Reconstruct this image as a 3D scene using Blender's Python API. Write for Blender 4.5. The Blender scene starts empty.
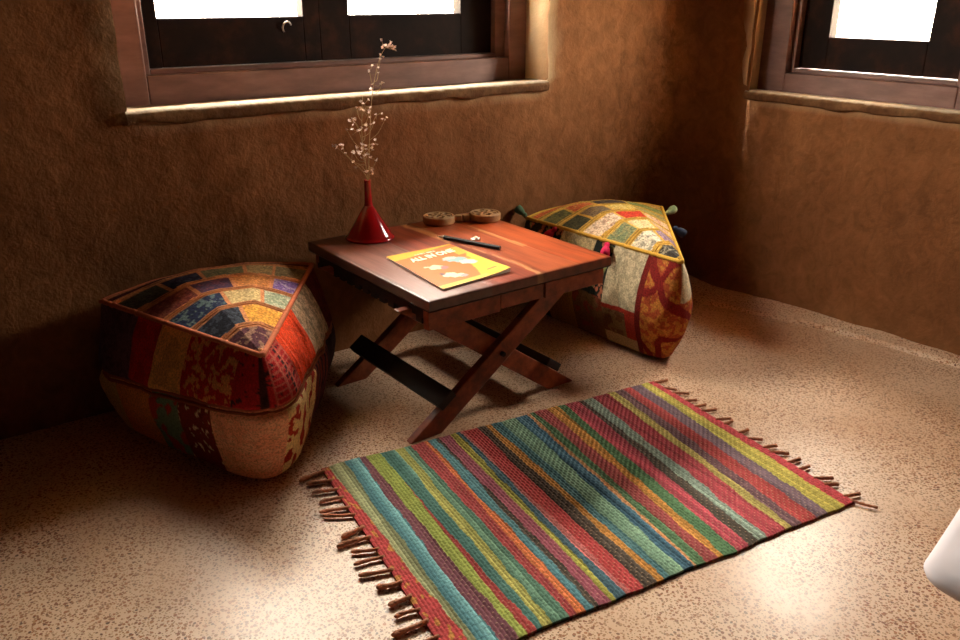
import bpy, math, random
import numpy as np
from mathutils import Vector, noise, Matrix
random.seed(7); rng = np.random.default_rng(7)
S = bpy.context.scene; COL = S.collection
def lin(c):
    c = np.asarray(c, float)/255.0
    return np.where(c <= .04045, c/12.92, ((c+.055)/1.055)**2.4)
def L4(*c): return (*[float(x) for x in lin(c)], 1.0)
def srgbv(*c): return np.array([float(x) for x in lin(c)])
def nz(x, y=0., z=0.): return noise.noise(Vector((x, y, z)))

# ------------------------------------------------------------------ objects
def tag(o, label=None, cat=None, group=None, kind=None):
    if label: o['label'] = label
    if cat: o['category'] = cat
    if group: o['group'] = group
    if kind: o['kind'] = kind
    return o
def empty(name, loc, rz=0., **k):
    o = bpy.data.objects.new(name, None); COL.objects.link(o); o.empty_display_size = .05
    o.location = loc; o.rotation_euler = (0, 0, rz)
    return tag(o, **k)
class MB:
    def __init__(s): s.v = []; s.f = []; s.c = []
    def add(s, vs, fs, col=None):
        b = len(s.v); s.v += [tuple(map(float, v)) for v in vs]; s.f += [tuple(b+i for i in f) for f in fs]
        s.c += [tuple(col) if col is not None else (1, 1, 1)]*len(vs) if col is None or np.ndim(col) == 1 else [tuple(c) for c in col]
        return s
    def box(s, x0, x1, y0, y1, z0, z1, col=None, M=None):
        vs = [Vector((x, y, z)) for z in (z0, z1) for y in (y0, y1) for x in (x0, x1)]
        if M is not None: vs = [M @ v for v in vs]
        return s.add(vs, [(0, 2, 3, 1), (4, 5, 7, 6), (0, 1, 5, 4), (2, 6, 7, 3), (0, 4, 6, 2), (1, 3, 7, 5)], col)
    def tube(s, pts, rad, n=8, col=None, caps=True, flat=1.0):
        P = [Vector(p) for p in pts]; m = len(P)
        R = rad if hasattr(rad, '__len__') else [rad]*m
        vs = []; up = None
        for i in range(m):
            t = (P[min(i+1, m-1)]-P[max(i-1, 0)]).normalized()
            if up is None: up = t.orthogonal().normalized()
            up = (up-t*up.dot(t)); up = up.normalized() if up.length > 1e-6 else t.orthogonal().normalized()
            b = t.cross(up)
            for k in range(n):
                a = 2*math.pi*k/n; vs.append(P[i]+(up*math.cos(a)+b*math.sin(a)*flat)*R[i])
        fs = [(i*n+k, i*n+(k+1) % n, (i+1)*n+(k+1) % n, (i+1)*n+k) for i in range(m-1) for k in range(n)]
        if caps: fs += [tuple(range(n-1, -1, -1)), tuple((m-1)*n+k for k in range(n))]
        return s.add(vs, fs, col)
    def loop_tube(s, pts, r, n=6, col=None):
        P = [Vector(p) for p in pts]; m = len(P); vs = []
        for i in range(m):
            t = (P[(i+1) % m]-P[i-1]).normalized(); up = Vector((0, 0, 1)); up = (up-t*up.dot(t)).normalized(); b = t.cross(up)
            vs += [P[i]+(up*math.cos(2*math.pi*k/n)+b*math.sin(2*math.pi*k/n))*r for k in range(n)]
        return s.add(vs, [(i*n+k, i*n+(k+1) % n, ((i+1) % m)*n+(k+1) % n, ((i+1) % m)*n+k) for i in range(m) for k in range(n)], col)
    def lathe(s, prof, n=32, c=(0, 0, 0), col=None, M=None):
        vs = []
        for r, z in prof:
            for k in range(n):
                a = 2*math.pi*k/n; v = Vector((c[0]+r*math.cos(a), c[1]+r*math.sin(a), c[2]+z)); vs.append(M @ v if M is not None else v)
        m = len(prof)
        return s.add(vs, [(i*n+k, i*n+(k+1) % n, (i+1)*n+(k+1) % n, (i+1)*n+k) for i in range(m-1) for k in range(n)], col)
    def prism(s, poly, z0, z1, axis='z', col=None, M=None):
        n = len(poly)
        def P(a, b, c): return {'z': (a, b, c), 'y': (a, c, b), 'x': (c, a, b)}[axis]
        vs = [Vector(P(*p, z0)) for p in poly]+[Vector(P(*p, z1)) for p in poly]
        if M is not None: vs = [M @ v for v in vs]
        return s.add(vs, [tuple(range(n-1, -1, -1)), tuple(range(n, 2*n))]+[(i, (i+1) % n, n+(i+1) % n, n+i) for i in range(n)], col)
    def grid(s, V, col=None, close=False):      # V: rows x cols x 3
        V = np.asarray(V, float); r, c = V.shape[:2]
        fs = [(i*c+j, i*c+(j+1) % c, (i+1)*c+(j+1) % c, (i+1)*c+j) for i in range(r-1) for j in range(c if close else c-1)]
        b = len(s.v); s.v += [tuple(x) for x in V.reshape(-1, 3)]; s.f += [tuple(b+i for i in f) for f in fs]
        s.c += [(1, 1, 1)]*(r*c) if col is None else [tuple(x) for x in np.asarray(col).reshape(-1, 3)]
        return s
    def build(s, name, mat, parent=None, smooth=False, bevel=0., seg=2, angle=None, recalc=True):
        me = bpy.data.meshes.new(name); me.from_pydata(s.v, [], s.f)
        if recalc:
            import bmesh
            bm = bmesh.new(); bm.from_mesh(me); bmesh.ops.recalc_face_normals(bm, faces=bm.faces); bm.to_mesh(me); bm.free()
        a = me.color_attributes.new('Col', 'FLOAT_COLOR', 'POINT')
        c = np.ones((len(s.v), 4)); c[:, :3] = np.array(s.c); a.data.foreach_set('color', c.ravel())
        if smooth: me.polygons.foreach_set('use_smooth', [True]*len(me.polygons))
        me.materials.append(mat)
        o = bpy.data.objects.new(name, me); COL.objects.link(o)
        if parent is not None: o.parent = parent
        if bevel:
            b = o.modifiers.new('bevel', 'BEVEL'); b.width = bevel; b.segments = seg; b.limit_method = 'ANGLE'; b.angle_limit = .6
        return o

# ------------------------------------------------------------------ materials
def mat(name, rough=.6, spec=.5, coat=0.):
    m = bpy.data.materials.new(name); m.use_nodes = True; nt = m.node_tree; b = nt.nodes['Principled BSDF']
    b.inputs['Roughness'].default_value = rough; b.inputs['Specular IOR Level'].default_value = spec
    if coat: b.inputs['Coat Weight'].default_value = coat; b.inputs['Coat Roughness'].default_value = .25
    return m, nt, b
def N(nt, t, **k):
    n = nt.nodes.new(t)
    for a, v in k.items():
        if a in n.inputs: n.inputs[a].default_value = v
        else: setattr(n, a, v)
    return n
def noise_tex(nt, scale, detail=4., stretch=None, rough=.55, rot=None):
    tc = N(nt, 'ShaderNodeTexCoord'); t = N(nt, 'ShaderNodeTexNoise', Scale=scale, Detail=detail, Roughness=rough)
    if stretch or rot:
        mp = N(nt, 'ShaderNodeMapping'); nt.links.new(tc.outputs['Object'], mp.inputs['Vector'])
        if stretch: mp.inputs['Scale'].default_value = stretch
        if rot: mp.inputs['Rotation'].default_value = rot
        nt.links.new(mp.outputs[0], t.inputs['Vector'])
    else: nt.links.new(tc.outputs['Object'], t.inputs['Vector'])
    return t
def ramp(nt, src, stops):
    r = N(nt, 'ShaderNodeValToRGB'); e = r.color_ramp.elements
    while len(e) < len(stops): e.new(.5)
    for x, (p, c) in zip(e, stops): x.position = p; x.color = c
    nt.links.new(src, r.inputs['Fac']); return r
def mixc(nt, a, b, fac, mode='MIX'):
    m = N(nt, 'ShaderNodeMix', data_type='RGBA', blend_type=mode)
    for v, i in ((fac, 0), (a, 6), (b, 7)):
        if hasattr(v, 'links'): nt.links.new(v, m.inputs[i])
        else: m.inputs[i].default_value = v
    return m.outputs[2]
def bump(nt, b, src, strength, dist, prev=None):
    n = N(nt, 'ShaderNodeBump', Strength=strength, Distance=dist); nt.links.new(src, n.inputs['Height'])
    if prev is not None: nt.links.new(prev, n.inputs['Normal'])
    nt.links.new(n.outputs[0], b.inputs['Normal']); return n.outputs[0]
def plain(name, rgb, rough=.6, spec=.4, var=.15, scale=20., bmp=0., stretch=None, coat=0.):
    m, nt, b = mat(name, rough, spec, coat); t = noise_tex(nt, scale, 5, stretch)
    c = np.array(lin(rgb))
    r = ramp(nt, t.outputs['Fac'], [(.3, (*(c*(1-var)), 1)), (.7, (*np.minimum(c*(1+var), 1), 1))])
    nt.links.new(r.outputs[0], b.inputs['Base Color'])
    if bmp: bump(nt, b, t.outputs['Fac'], bmp, .004)
    return m
def vcol(name, rough=.85, spec=.2, nscale=260., var=.5, bmp=.35, bscale=420., dist=.0015, stretch=None, coat=0.):
    m, nt, b = mat(name, rough, spec, coat)
    a = N(nt, 'ShaderNodeVertexColor', layer_name='Col'); t = noise_tex(nt, nscale, 4, stretch)
    r = ramp(nt, t.outputs['Fac'], [(.3, (1-var, 1-var, 1-var, 1)), (.7, (1+var*.6, 1+var*.6, 1+var*.6, 1))])
    nt.links.new(mixc(nt, a.outputs[0], r.outputs[0], 1., 'MULTIPLY'), b.inputs['Base Color'])
    t2 = noise_tex(nt, bscale, 3, stretch); bump(nt, b, t2.outputs['Fac'], bmp, dist)
    return m

# mud plaster
def plaster_mat(name, c0, c1, c2):
    m, nt, b = mat(name, .92, .15)
    t = noise_tex(nt, 2.2, 6, rough=.62); t2 = noise_tex(nt, 26, 8, (1., 1., .8), .68, (.9, .7, .5)); t2.inputs['Distortion'].default_value = .9; t3 = noise_tex(nt, 140, 3)
    r = ramp(nt, t.outputs['Fac'], [(.32, L4(*c0)), (.5, L4(*c1)), (.7, L4(*c2))])
    r2 = ramp(nt, t2.outputs['Fac'], [(.36, (.74, .71, .67, 1)), (.64, (1.12, 1.11, 1.09, 1))])
    c = mixc(nt, r.outputs[0], r2.outputs[0], .85, 'MULTIPLY')
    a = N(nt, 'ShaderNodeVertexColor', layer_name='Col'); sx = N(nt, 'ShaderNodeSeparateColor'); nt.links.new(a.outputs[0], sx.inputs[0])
    f = N(nt, 'ShaderNodeMath', operation='SUBTRACT'); f.inputs[0].default_value = 1.; nt.links.new(sx.outputs[0], f.inputs[1])   # Col.r < 1: paler plaster, window light painted into rim and reveal
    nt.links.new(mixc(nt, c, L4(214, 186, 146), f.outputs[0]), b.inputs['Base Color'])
    t4 = noise_tex(nt, 6, 5, None, .6); n0 = bump(nt, b, t4.outputs['Fac'], .5, .03); n1 = bump(nt, b, t2.outputs['Fac'], .3, .008, n0); bump(nt, b, t3.outputs['Fac'], .4, .003, n1)
    return m
M_wall = plaster_mat('mud_plaster', (117, 74, 44), (131, 85, 51), (145, 97, 60))
M_lip = plaster_mat('pale_lime_edge', (150, 122, 90), (196, 172, 140), (222, 204, 176))
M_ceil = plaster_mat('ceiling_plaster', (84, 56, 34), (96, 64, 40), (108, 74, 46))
M_rear = plaster_mat('low_bounce_mud_plaster', (70, 44, 26), (80, 50, 30), (92, 58, 36))  # unseen walls, like the ceiling, darkened to cut bounced fill light

# polished terrazzo with small pebbles
def floor_mat():
    m, nt, b = mat('pebble_terrazzo', .4, .45)
    tc = N(nt, 'ShaderNodeTexCoord'); w = N(nt, 'ShaderNodeTexNoise', Scale=90., Detail=2.)
    nt.links.new(tc.outputs['Object'], w.inputs['Vector'])
    wv = N(nt, 'ShaderNodeMix', data_type='VECTOR'); wv.inputs[0].default_value = .004
    nt.links.new(tc.outputs['Object'], wv.inputs[4]); nt.links.new(w.outputs['Color'], wv.inputs[5])
    big = noise_tex(nt, 2.6, 5); base = ramp(nt, big.outputs['Fac'], [(.3, L4(206, 166, 134)), (.52, L4(222, 188, 158)), (.72, L4(232, 202, 174))])
    col = base.outputs[0]
    dens = noise_tex(nt, 5., 3); dr = ramp(nt, dens.outputs['Fac'], [(.3, (.45, .45, .45, 1)), (.6, (1, 1, 1, 1))])
    for sc, thr, stops in ((132, .265, [(0, L4(118, 54, 24)), (.35, L4(150, 78, 38)), (.6, L4(172, 102, 56)), (.8, L4(132, 62, 30)), (1, L4(74, 40, 24))]),
                           (215, .30, [(0, L4(140, 84, 48)), (.5, L4(178, 124, 80)), (1, L4(118, 70, 40))])):
        v = N(nt, 'ShaderNodeTexVoronoi', Scale=float(sc), Randomness=1.); nt.links.new(wv.outputs[1], v.inputs['Vector'])
        sx = N(nt, 'ShaderNodeSeparateColor'); nt.links.new(v.outputs['Color'], sx.inputs[0])
        # stone radius varies by cell
        th = N(nt, 'ShaderNodeMath', operation='MULTIPLY'); nt.links.new(sx.outputs[1], th.inputs[0]); th.inputs[1].default_value = thr*.9
        th2 = N(nt, 'ShaderNodeMath', operation='ADD'); nt.links.new(th.outputs[0], th2.inputs[0]); th2.inputs[1].default_value = thr*.75
        lt = N(nt, 'ShaderNodeMath', operation='LESS_THAN'); nt.links.new(v.outputs['Distance'], lt.inputs[0]); nt.links.new(th2.outputs[0], lt.inputs[1])
        f = N(nt, 'ShaderNodeMath', operation='MULTIPLY'); nt.links.new(lt.outputs[0], f.inputs[0])
        f2 = N(nt, 'ShaderNodeMath', operation='MULTIPLY'); nt.links.new(dr.outputs[0], f2.inputs[0]); f2.inputs[1].default_value = .95
        nt.links.new(f2.outputs[0], f.inputs[1])
        cr = ramp(nt, sx.outputs[0], stops)
        col = mixc(nt, col, cr.outputs[0], f.outputs[0])
    nt.links.new(col, b.inputs['Base Color'])
    rr = ramp(nt, big.outputs['Fac'], [(.35, (.30, .30, .30, 1)), (.7, (.44, .44, .44, 1))]); nt.links.new(rr.outputs[0], b.inputs['Roughness'])
    bump(nt, b, noise_tex(nt, 30, 4).outputs['Fac'], .12, .004)
    return m
M_floor = floor_mat()

def wood(name, stops, rough=.4, stretch=(30., 2., 30.), scale=3., coat=0., use_col=False, spec=.5):
    m, nt, b = mat(name, rough, spec, coat); t = noise_tex(nt, scale, 7, stretch, .62)
    r = ramp(nt, t.outputs['Fac'], [(p, L4(*c)) for p, c in stops]); c = r.outputs[0]
    if use_col:
        a = N(nt, 'ShaderNodeVertexColor', layer_name='Col'); c = mixc(nt, c, a.outputs[0], 1., 'MULTIPLY')
    nt.links.new(c, b.inputs['Base Color'])
    bump(nt, b, t.outputs['Fac'], .2, .002); return m
M_top = wood('polished_rosewood', [(.28, (160, 128, 116)), (.5, (226, 210, 200)), (.72, (255, 254, 252))], .33, (26., 2.2, 20.), 1.6, .35, True)
M_leg = wood('dark_red_hardwood', [(.3, (84, 36, 19)), (.5, (140, 62, 31)), (.72, (178, 90, 48))], .42, (6., 6., 6.), 4.)
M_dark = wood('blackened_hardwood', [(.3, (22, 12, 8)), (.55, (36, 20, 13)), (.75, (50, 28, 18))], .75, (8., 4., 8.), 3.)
M_frame = wood('reddish_frame_wood', [(.3, (98, 62, 52)), (.5, (118, 78, 66)), (.72, (136, 94, 82))], .5, (3., 3., 12.), 2.5)
M_sash = wood('dark_sash_wood', [(.3, (20, 10, 7)), (.5, (32, 16, 10)), (.72, (60, 30, 16))], .7, (5., 5., 5.), 2., spec=.12)
M_pale = wood('pale_carved_wood', [(.3, (150, 108, 66)), (.5, (182, 138, 88)), (.72, (200, 158, 106))], .6, (20., 3., 20.), 3., 0, True)
M_red = plain('red_enamel', (150, 14, 22), .12, .6, .06, 10)
M_cloth = plain('white_cotton', (246, 236, 242), .9, .2, .03, 8, .3)
M_black = plain('black_lacquer', (22, 18, 17), .6, .25, .1)
M_tip = plain('bare_pencil_wood', (246, 232, 212), .7, .3)
M_lead = plain('graphite', (40, 40, 42), .4, .5)
M_paper = plain('white_paper', (232, 226, 212), .8, .3, .03)
M_cover = vcol('glossy_cover', .5, .22, 300, .05, .02)
M_letter = plain('cream_ink', (250, 240, 205), .4, .4, .02)
M_fab = vcol('patchwork_fabric', .9, .15, 230, .45, .6, 330, .002)
M_stone = vcol('rough_stone', .9, .2, 60, .25, .6, 90, .006)
M_cord = vcol('twisted_cord', .9, .15, 500, .3, .6, 600, .001)
M_rug = vcol('woven_cotton', .95, .1, 340, .3, .4, 500, .0012)
M_jute = plain('brown_jute', (186, 124, 94), .95, .1, .3, 300, .6)
M_stem = plain('dry_stem', (178, 146, 106), .9, .1, .2, 200)
M_bloss = plain('dry_blossom', (226, 202, 188), .9, .1, .15, 200)
M_metal = plain('silver_metal', (200, 190, 180), .3, .6, .1); M_metal.node_tree.nodes['Principled BSDF'].inputs['Metallic'].default_value = .9
M_ground = plain('sunlit_sand', (236, 222, 184), .95, .1, .18, .35)
def glass_mat():
    m = bpy.data.materials.new('clear_pane'); m.use_nodes = True; nt = m.node_tree; nt.nodes.remove(nt.nodes['Principled BSDF'])
    o = nt.nodes['Material Output']; t = N(nt, 'ShaderNodeBsdfTransparent'); g = N(nt, 'ShaderNodeBsdfGlossy', Roughness=.02)
    t.inputs['Color'].default_value = (.96, .97, .96, 1)
    mx = N(nt, 'ShaderNodeMixShader', Fac=.06); nt.links.new(t.outputs[0], mx.inputs[1]); nt.links.new(g.outputs[0], mx.inputs[2]); nt.links.new(mx.outputs[0], o.inputs['Surface'])
    return m
M_glass = glass_mat()

# ------------------------------------------------------------------ room axes: n along the left wall, m into it
A = math.radians(36); NX = Vector((math.cos(A), math.sin(A), 0)); MX = Vector((-math.sin(A), math.cos(A), 0))
def W(n, m, z): return NX*n+MX*m+Vector((0, 0, z))
MW, NW, RC = 1.985, 2.33, .25      # left wall at m = MW, right wall at n = NW, rounded corner RC
BACK, CEIL = -2.3, 2.35
H1 = (.465, 1.69, .705, 1.36)       # left window hole (n0, n1, z0, z1)
H2 = (1.01, 1.725, .66, 1.32)       # right window hole (m0, m1, z0, z1)

def wall(name, path, hole, skip, thick=.34, base=None):
    """path(s) -> (point, inward normal); hole in (s0, s1, z0, z1)"""
    s0, s1, h0, h1 = hole
    ss = sorted(set([round(x, 4) for x in np.arange(skip[0], skip[1], .035)]+[skip[1]]+list(np.linspace(s0, s1, 40).round(5))))
    ss = [x for x in ss if x in (round(s0, 5), round(s1, 5)) or min(abs(x-s0), abs(x-s1)) > .008]
    zs = sorted(set([round(x, 4) for x in np.arange(-.02, CEIL, .035)]+[CEIL+.02]+list(np.linspace(h0, h1, 30).round(5))))
    zs = [x for x in zs if x in (round(h0, 5), round(h1, 5)) or min(abs(x-h0), abs(x-h1)) > .008]
    mb = MB(); idx = {}
    def disp(s, z):
        k0 = min(1., .35+max(0., z)/.5); d = k0*(.010*nz(s*2.1, z*2.1, 3)+.006*nz(s*7, z*7, 1)+.003*nz(s*23, z*23, 5))
        dx = max(s0-s, 0, s-s1); dz = max(h0-z, 0, z-h1); r = math.hypot(dx, dz)
        d += (.012 if z > h0 else .002)*max(0, 1-r/.07)*(1+.8*nz(s*14, z*14, 9))        # thick rim of plaster round the opening
        if base: d += base(s, z)
        return d
    V = []; VC = []
    for i, s in enumerate(ss):
        p, nn = path(s)
        for j, z in enumerate(zs):
            V.append(p+nn*disp(s, z)+Vector((0, 0, z)))
            r = math.hypot(max(s0-s, 0, s-s1), max(h0-z, 0, z-h1)); VC.append((1-.55*max(0., 1-r/(.045+.03*nz(s*18, z*18, 6))), 1, 1))  # pale edge painted in for the light on the rim
    nz_ = len(zs); F = []
    for i in range(len(ss)-1):
        for j in range(nz_-1):
            if s0-1e-4 <= ss[i] and ss[i+1] <= s1+1e-4 and h0-1e-4 <= zs[j] and zs[j+1] <= h1+1e-4: continue
            F.append((i*nz_+j, (i+1)*nz_+j, (i+1)*nz_+j+1, i*nz_+j+1))
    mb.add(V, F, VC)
    # plaster reveal
    ia = ss.index(min(ss, key=lambda x: abs(x-s0))); ib = ss.index(min(ss, key=lambda x: abs(x-s1)))
    ja = zs.index(min(zs, key=lambda x: abs(x-h0))); jb = zs.index(min(zs, key=lambda x: abs(x-h1)))
    ring = [(i, ja) for i in range(ia, ib)]+[(ib, j) for j in range(ja, jb)]+[(i, jb) for i in range(ib, ia, -1)]+[(ia, j) for j in range(jb, ja, -1)]
    R = []
    for k in range(6):
        row = []
        for i, j in ring:
            s, z = ss[i], zs[j]; p, nn = path(s); q = p+Vector((0, 0, z)); f = V[i*nz_+j]
            e = q-nn*(thick*(k/5)**1.4) if k else f
            if k:
                inward = Vector((0, 0, 1 if j == ja else -1 if j == jb else 0))
                e = e+inward*.004*nz(s*9, z*9, k)
            row.append(e)
        R.append([tuple(x) for x in row])
    mb.grid(np.array(R), np.array([[(1-(.3, .6, .8, .8, .8, .8)[k]*(.8+.4*nz(j*.13, k*.9, 3)), 1, 1) for j in range(len(ring))] for k in range(6)]), close=True)  # reveal paled with depth, window light put into the colour
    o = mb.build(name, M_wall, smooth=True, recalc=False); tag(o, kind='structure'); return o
def path_left(s):
    a = NW-RC
    if s <= a: return NX*s+MX*MW, -MX
    t = (s-a)/RC; d = NX*math.sin(t)+MX*math.cos(t); return NX*(NW-RC)+MX*(MW-RC)+d*RC, -d
def path_right(s):   # s = m, growing towards the corner
    a = MW-RC
    if s <= a: return MX*s+NX*NW, -NX
    return MX*s+NX*NW, -NX
def base_right(s, z):
    A_ = np.interp(s, [.8, 1.1, 1.42, 1.69, 1.9], [0., .012, .06, .13, .10]); t = max(0., 1-z/.42)
    return float(A_)*t*t+.02*max(0., 1-z/.05)
q45 = math.pi/4*RC
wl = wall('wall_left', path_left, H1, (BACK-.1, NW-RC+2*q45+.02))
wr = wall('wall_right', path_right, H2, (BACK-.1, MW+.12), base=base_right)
tag(wl, 'brown mud plastered wall behind the table, with the wider window'); tag(wr, 'brown mud plastered wall on the right with the narrower window')
def flat_wall(name, P0, P1, inn, label):
    mb = MB(); n = 60; g = []
    for i in range(n+1):
        p = P0.lerp(P1, i/n); g.append([p+inn*(.012*nz(i*.2, j*.25, 7))+Vector((0, 0, -.02+(CEIL+.04)*j/30)) for j in range(31)])
    o = mb.grid(np.array([[tuple(v) for v in r] for r in g])).build(name, M_rear, smooth=True, recalc=False); tag(o, label, kind='structure')
flat_wall('wall_rear', W(BACK-.1, BACK, 0), W(NW+.1, BACK, 0), MX, 'plain mud plastered wall behind the camera')
flat_wall('wall_side', W(BACK, BACK-.1, 0), W(BACK, MW+.1, 0), NX, 'plain mud plastered wall left of the camera')
def slab(name, z, m, label, dz):
    mb = MB(); k = .3
    pts = [W(BACK-k, BACK-k, 0), W(NW+k, BACK-k, 0), W(NW+k, MW+k, 0), W(BACK-k, MW+k, 0)]
    mb.prism([(p.x, p.y) for p in pts], z, z+dz)
    tag(mb.build(name, m), label, kind='structure')
slab('floor', -.06, M_floor, 'polished beige terrazzo floor full of small brown pebbles', .06)
slab('ceiling', CEIL, M_ceil, 'mud plastered ceiling', .1)
# raised cove of floor finish along the right wall
foot = [(2.03, 1.80), (2.08, 1.666), (2.135, 1.53), (2.175, 1.40), (2.22, 1.25), (2.2456, 1.115), (2.262, .95), (2.27, .80), (2.272, .3), (2.272, -.6), (2.272, -2.28)]
mb = MB(); rows = []
fx = np.array(foot); tt_ = np.linspace(0, 1, 160)**1.0
cum = np.r_[0, np.cumsum(np.hypot(*np.diff(fx, axis=0).T))]; cum /= cum[-1]
fn = np.interp(tt_, cum, fx[:, 0]); fm = np.interp(tt_, cum, fx[:, 1])
for a, b in zip(fn, fm):
    r = .004*nz(a*9, b*9, 2); r0 = []
    for dn, z in ((-.006, -.004), (-.003, .006), (.002, .011), (.008, .0125), (.03, .013), (.06, .017), (.10, .024), (.30, .04)):
        r0.append(tuple(W(a+dn+r, b, z+.003*nz(a*14, b*14, dn*20))))
    rows.append(r0)
tag(mb.grid(np.array(rows)).build('trim_1', M_floor, smooth=True, recalc=False), 'low rounded terrazzo kerb along the foot of the right wall', kind='structure')

# ------------------------------------------------------------------ windows
def rect_frame(mb, a0, a1, z0, z1, wl_, wr_, wb, wt, d0, d1, P):
    """frame of four members; P(a, d, z) -> point, d = depth behind wall face"""
    def bx(x0, x1, y0, y1):
        vs = [P(x, d, z) for z in (y0, y1) for d in (d0, d1) for x in (x0, x1)]
        mb.add(vs, [(0, 2, 3, 1), (4, 5, 7, 6), (0, 1, 5, 4), (2, 6, 7, 3), (0, 4, 6, 2), (1, 3, 7, 5)])
    bx(a0, a0+wl_, z0, z1); bx(a1-wr_, a1, z0, z1); bx(a0+wl_, a1-wr_, z0, z0+wb); bx(a0+wl_, a1-wr_, z1-wt, z1)
def window(name, hole, P, label, d, wf, sashes, rs, latch=None):
    a0, a1, z0, z1 = hole; root = empty(name, P((a0+a1)/2, 0, z0)); tag(root, label, kind='structure'); inv = Matrix.Translation(-root.location)
    Q = lambda a, dd, z: inv @ P(a, dd, z)
    mb = MB(); rect_frame(mb, a0-.004, a1+.004, z0-.004, z1+.004, wf[0], wf[1], wf[2], .07, d, d+.10, Q); mb.build('window_frame', M_frame, root, bevel=.003)
    b0, b1, y0, y1 = a0+wf[0], a1-wf[1], z0+wf[2], z1-.07
    mb = MB(); rect_frame(mb, b0-.004, b1+.004, y0-.004, y1+.004, .016, rs, .012, .016, d+.022, d+.11, Q); mb.build('rebate_strip', M_frame, root, bevel=.002)
    for (s0, s1, sl, sr, zb, rail) in sashes:
        mb = MB(); rect_frame(mb, s0, s1, zb, y1-.012, sl, sr, rail, .09, d+.045, d+.085, Q); sa = mb.build('sash', M_sash, root, bevel=.002)
        g = MB(); xs = (s0+sl-.004, s1-sr+.004); ys = (zb+rail-.004, y1-.012-.086)
        vs = [Q(x, dd, z) for z in ys for dd in (d+.062, d+.066) for x in xs]
        g.add(vs, [(0, 2, 3, 1), (4, 5, 7, 6), (0, 1, 5, 4), (2, 6, 7, 3), (0, 4, 6, 2), (1, 3, 7, 5)]); g.build('glass_pane', M_glass, sa)
        if latch:
            l = MB(); c = latch; pts = [Q(c[0]+.012*math.cos(t), d+.040-.004*math.sin(t), c[1]+.014*math.sin(t)) for t in np.linspace(.4, 4.0, 10)]
            l.tube(pts, .0022, 6); l.build('ring_pull', M_metal, sa, smooth=True); latch = None
    # rough stone sill, its top painted white for window light
    s = MB(); g = []; gc = []; n = 160
    for i in range(n+1):
        a = a0-.004+(a1-a0+.008)*i/n; k1 = .5+.5*nz(a*16, 3, hole[2]); k2 = nz(a*38, 8, hole[2]); k3 = nz(a*11, 5, hole[2])
        f = -.012-.007*k1
        prof = [(d+.02, z0+.001), (.062+.012*k2, z0+.002), (.048+.012*k2, z0+.0025), (.02, z0+.003), (f+.012+.006*k2, z0+.003), (f+.003, z0-.002-.004*abs(k2)), (f, z0-.010), (f+.002+.005*k2, z0-.022), (f+.004, z0-.028-.010*k3), (.012, z0-.034-.012*k3), (.012, z0-.02)]
        g.append([tuple(Q(a, p, z)) for p, z in prof])
        mud = srgbv(98, 64, 38); top_lit = srgbv(232, 220, 200); st = srgbv(132, 96, 62); q_ = min(1, max(0, .25+1.3*nz(a*13, 2, hole[2])))
        gc.append([mud, mud*.8+top_lit*.2, top_lit, top_lit, top_lit*.75+st*.25, st*.85, st*q_+mud*(1-q_), st*q_*.6+mud*(1-q_*.6), mud, mud, mud])  # inner edge and front stay brown; the pale strip is painted window light
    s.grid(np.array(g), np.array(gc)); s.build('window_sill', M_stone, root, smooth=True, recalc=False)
    return root
window('window_1', H1, lambda a, d, z: W(a, MW+d, z), 'wide wooden window with two dark sashes above the table', .10, (.085, .07, .072),
       [(.548, 1.0199, .052, .046, .786, .112), (1.0201, 1.604, .088, .127, .786, .114)], .036, (.925, .872))
window('window_2', H2, lambda a, d, z: W(NW+d, a, z), 'narrower wooden window with one dark sash on the right wall', .05, (.085, .10, .064),
       [(1.098, 1.622, .118, .10, .735, .095)], .016)

# ground outside
mb = MB(); mb.box(-40, 40, -40, 40, -.55, -.45); tag(mb.build('ground', M_ground), 'bright sandy ground outside the windows', kind='structure')

# ------------------------------------------------------------------ table
TH = math.radians(37); tb = empty('folding_table', (-.105, 1.594, 0), TH); CX, CY, TZ = .532, .562, .36
tb['label'] = 'low dark red wooden table on crossed legs between the two patchwork poufs'; tb['category'] = 'table'
TEX = Vector((math.cos(TH), math.sin(TH), 0)); TEY = Vector((-math.sin(TH), math.cos(TH), 0)); TF = Vector((-.105, 1.594, 0))
def tw(x, y, z=TZ): return TF+TEX*x+TEY*y+Vector((0, 0, z))
def top_col(x, y):
    e = .006*nz(y*6, x*3, 1)
    xs = x+e
    planks = [(.165, (158, 102, 88)), (.302, (172, 84, 60)), (.43, (192, 100, 62)), (1., (204, 100, 56))]
    for b, c in planks:
        if xs < b: col = srgbv(*c); break
    for cx_, w_, y0, y1 in ((.305, .012, 0., .30), (.290, .022, .33, .59), (.425, .010, .2, .59)):
        if abs(xs-cx_-.006*math.sin(y*14)) < w_*(.6+.4*math.sin(y*9+cx_*30)) and y0 < y < y1: col = col*.15+srgbv(232, 172, 112)*.85
    k = nz(x*5, y*4, 12)
    if k > .15: col = col*(1-.5*(k-.15))
    if xs < .16: col = col*.7+srgbv(126, 100, 92)*.3*(1+nz(x*20, y*8, 4))
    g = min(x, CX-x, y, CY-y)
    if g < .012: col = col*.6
    return col
mb = MB(); nx_, ny_ = 90, 60
def rr(v, lo, hi, n): return np.linspace(lo, hi, n)
X = rr(0, .004, CX-.004, nx_); Y = rr(0, .004, CY-.004, ny_)
G = np.zeros((nx_, ny_, 3)); C = np.zeros((nx_, ny_, 3))
for i, x in enumerate(X):
    for j, y in enumerate(Y):
        gr = min(abs(x-b) for b in (.165, .302, .43)); z = TZ-.0012*math.exp(-(gr/.003)**2)+.0006*nz(x*9, y*9, 2)
        G[i, j] = (x, y, z); C[i, j] = top_col(x, y)
mb.grid(G, C)
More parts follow.
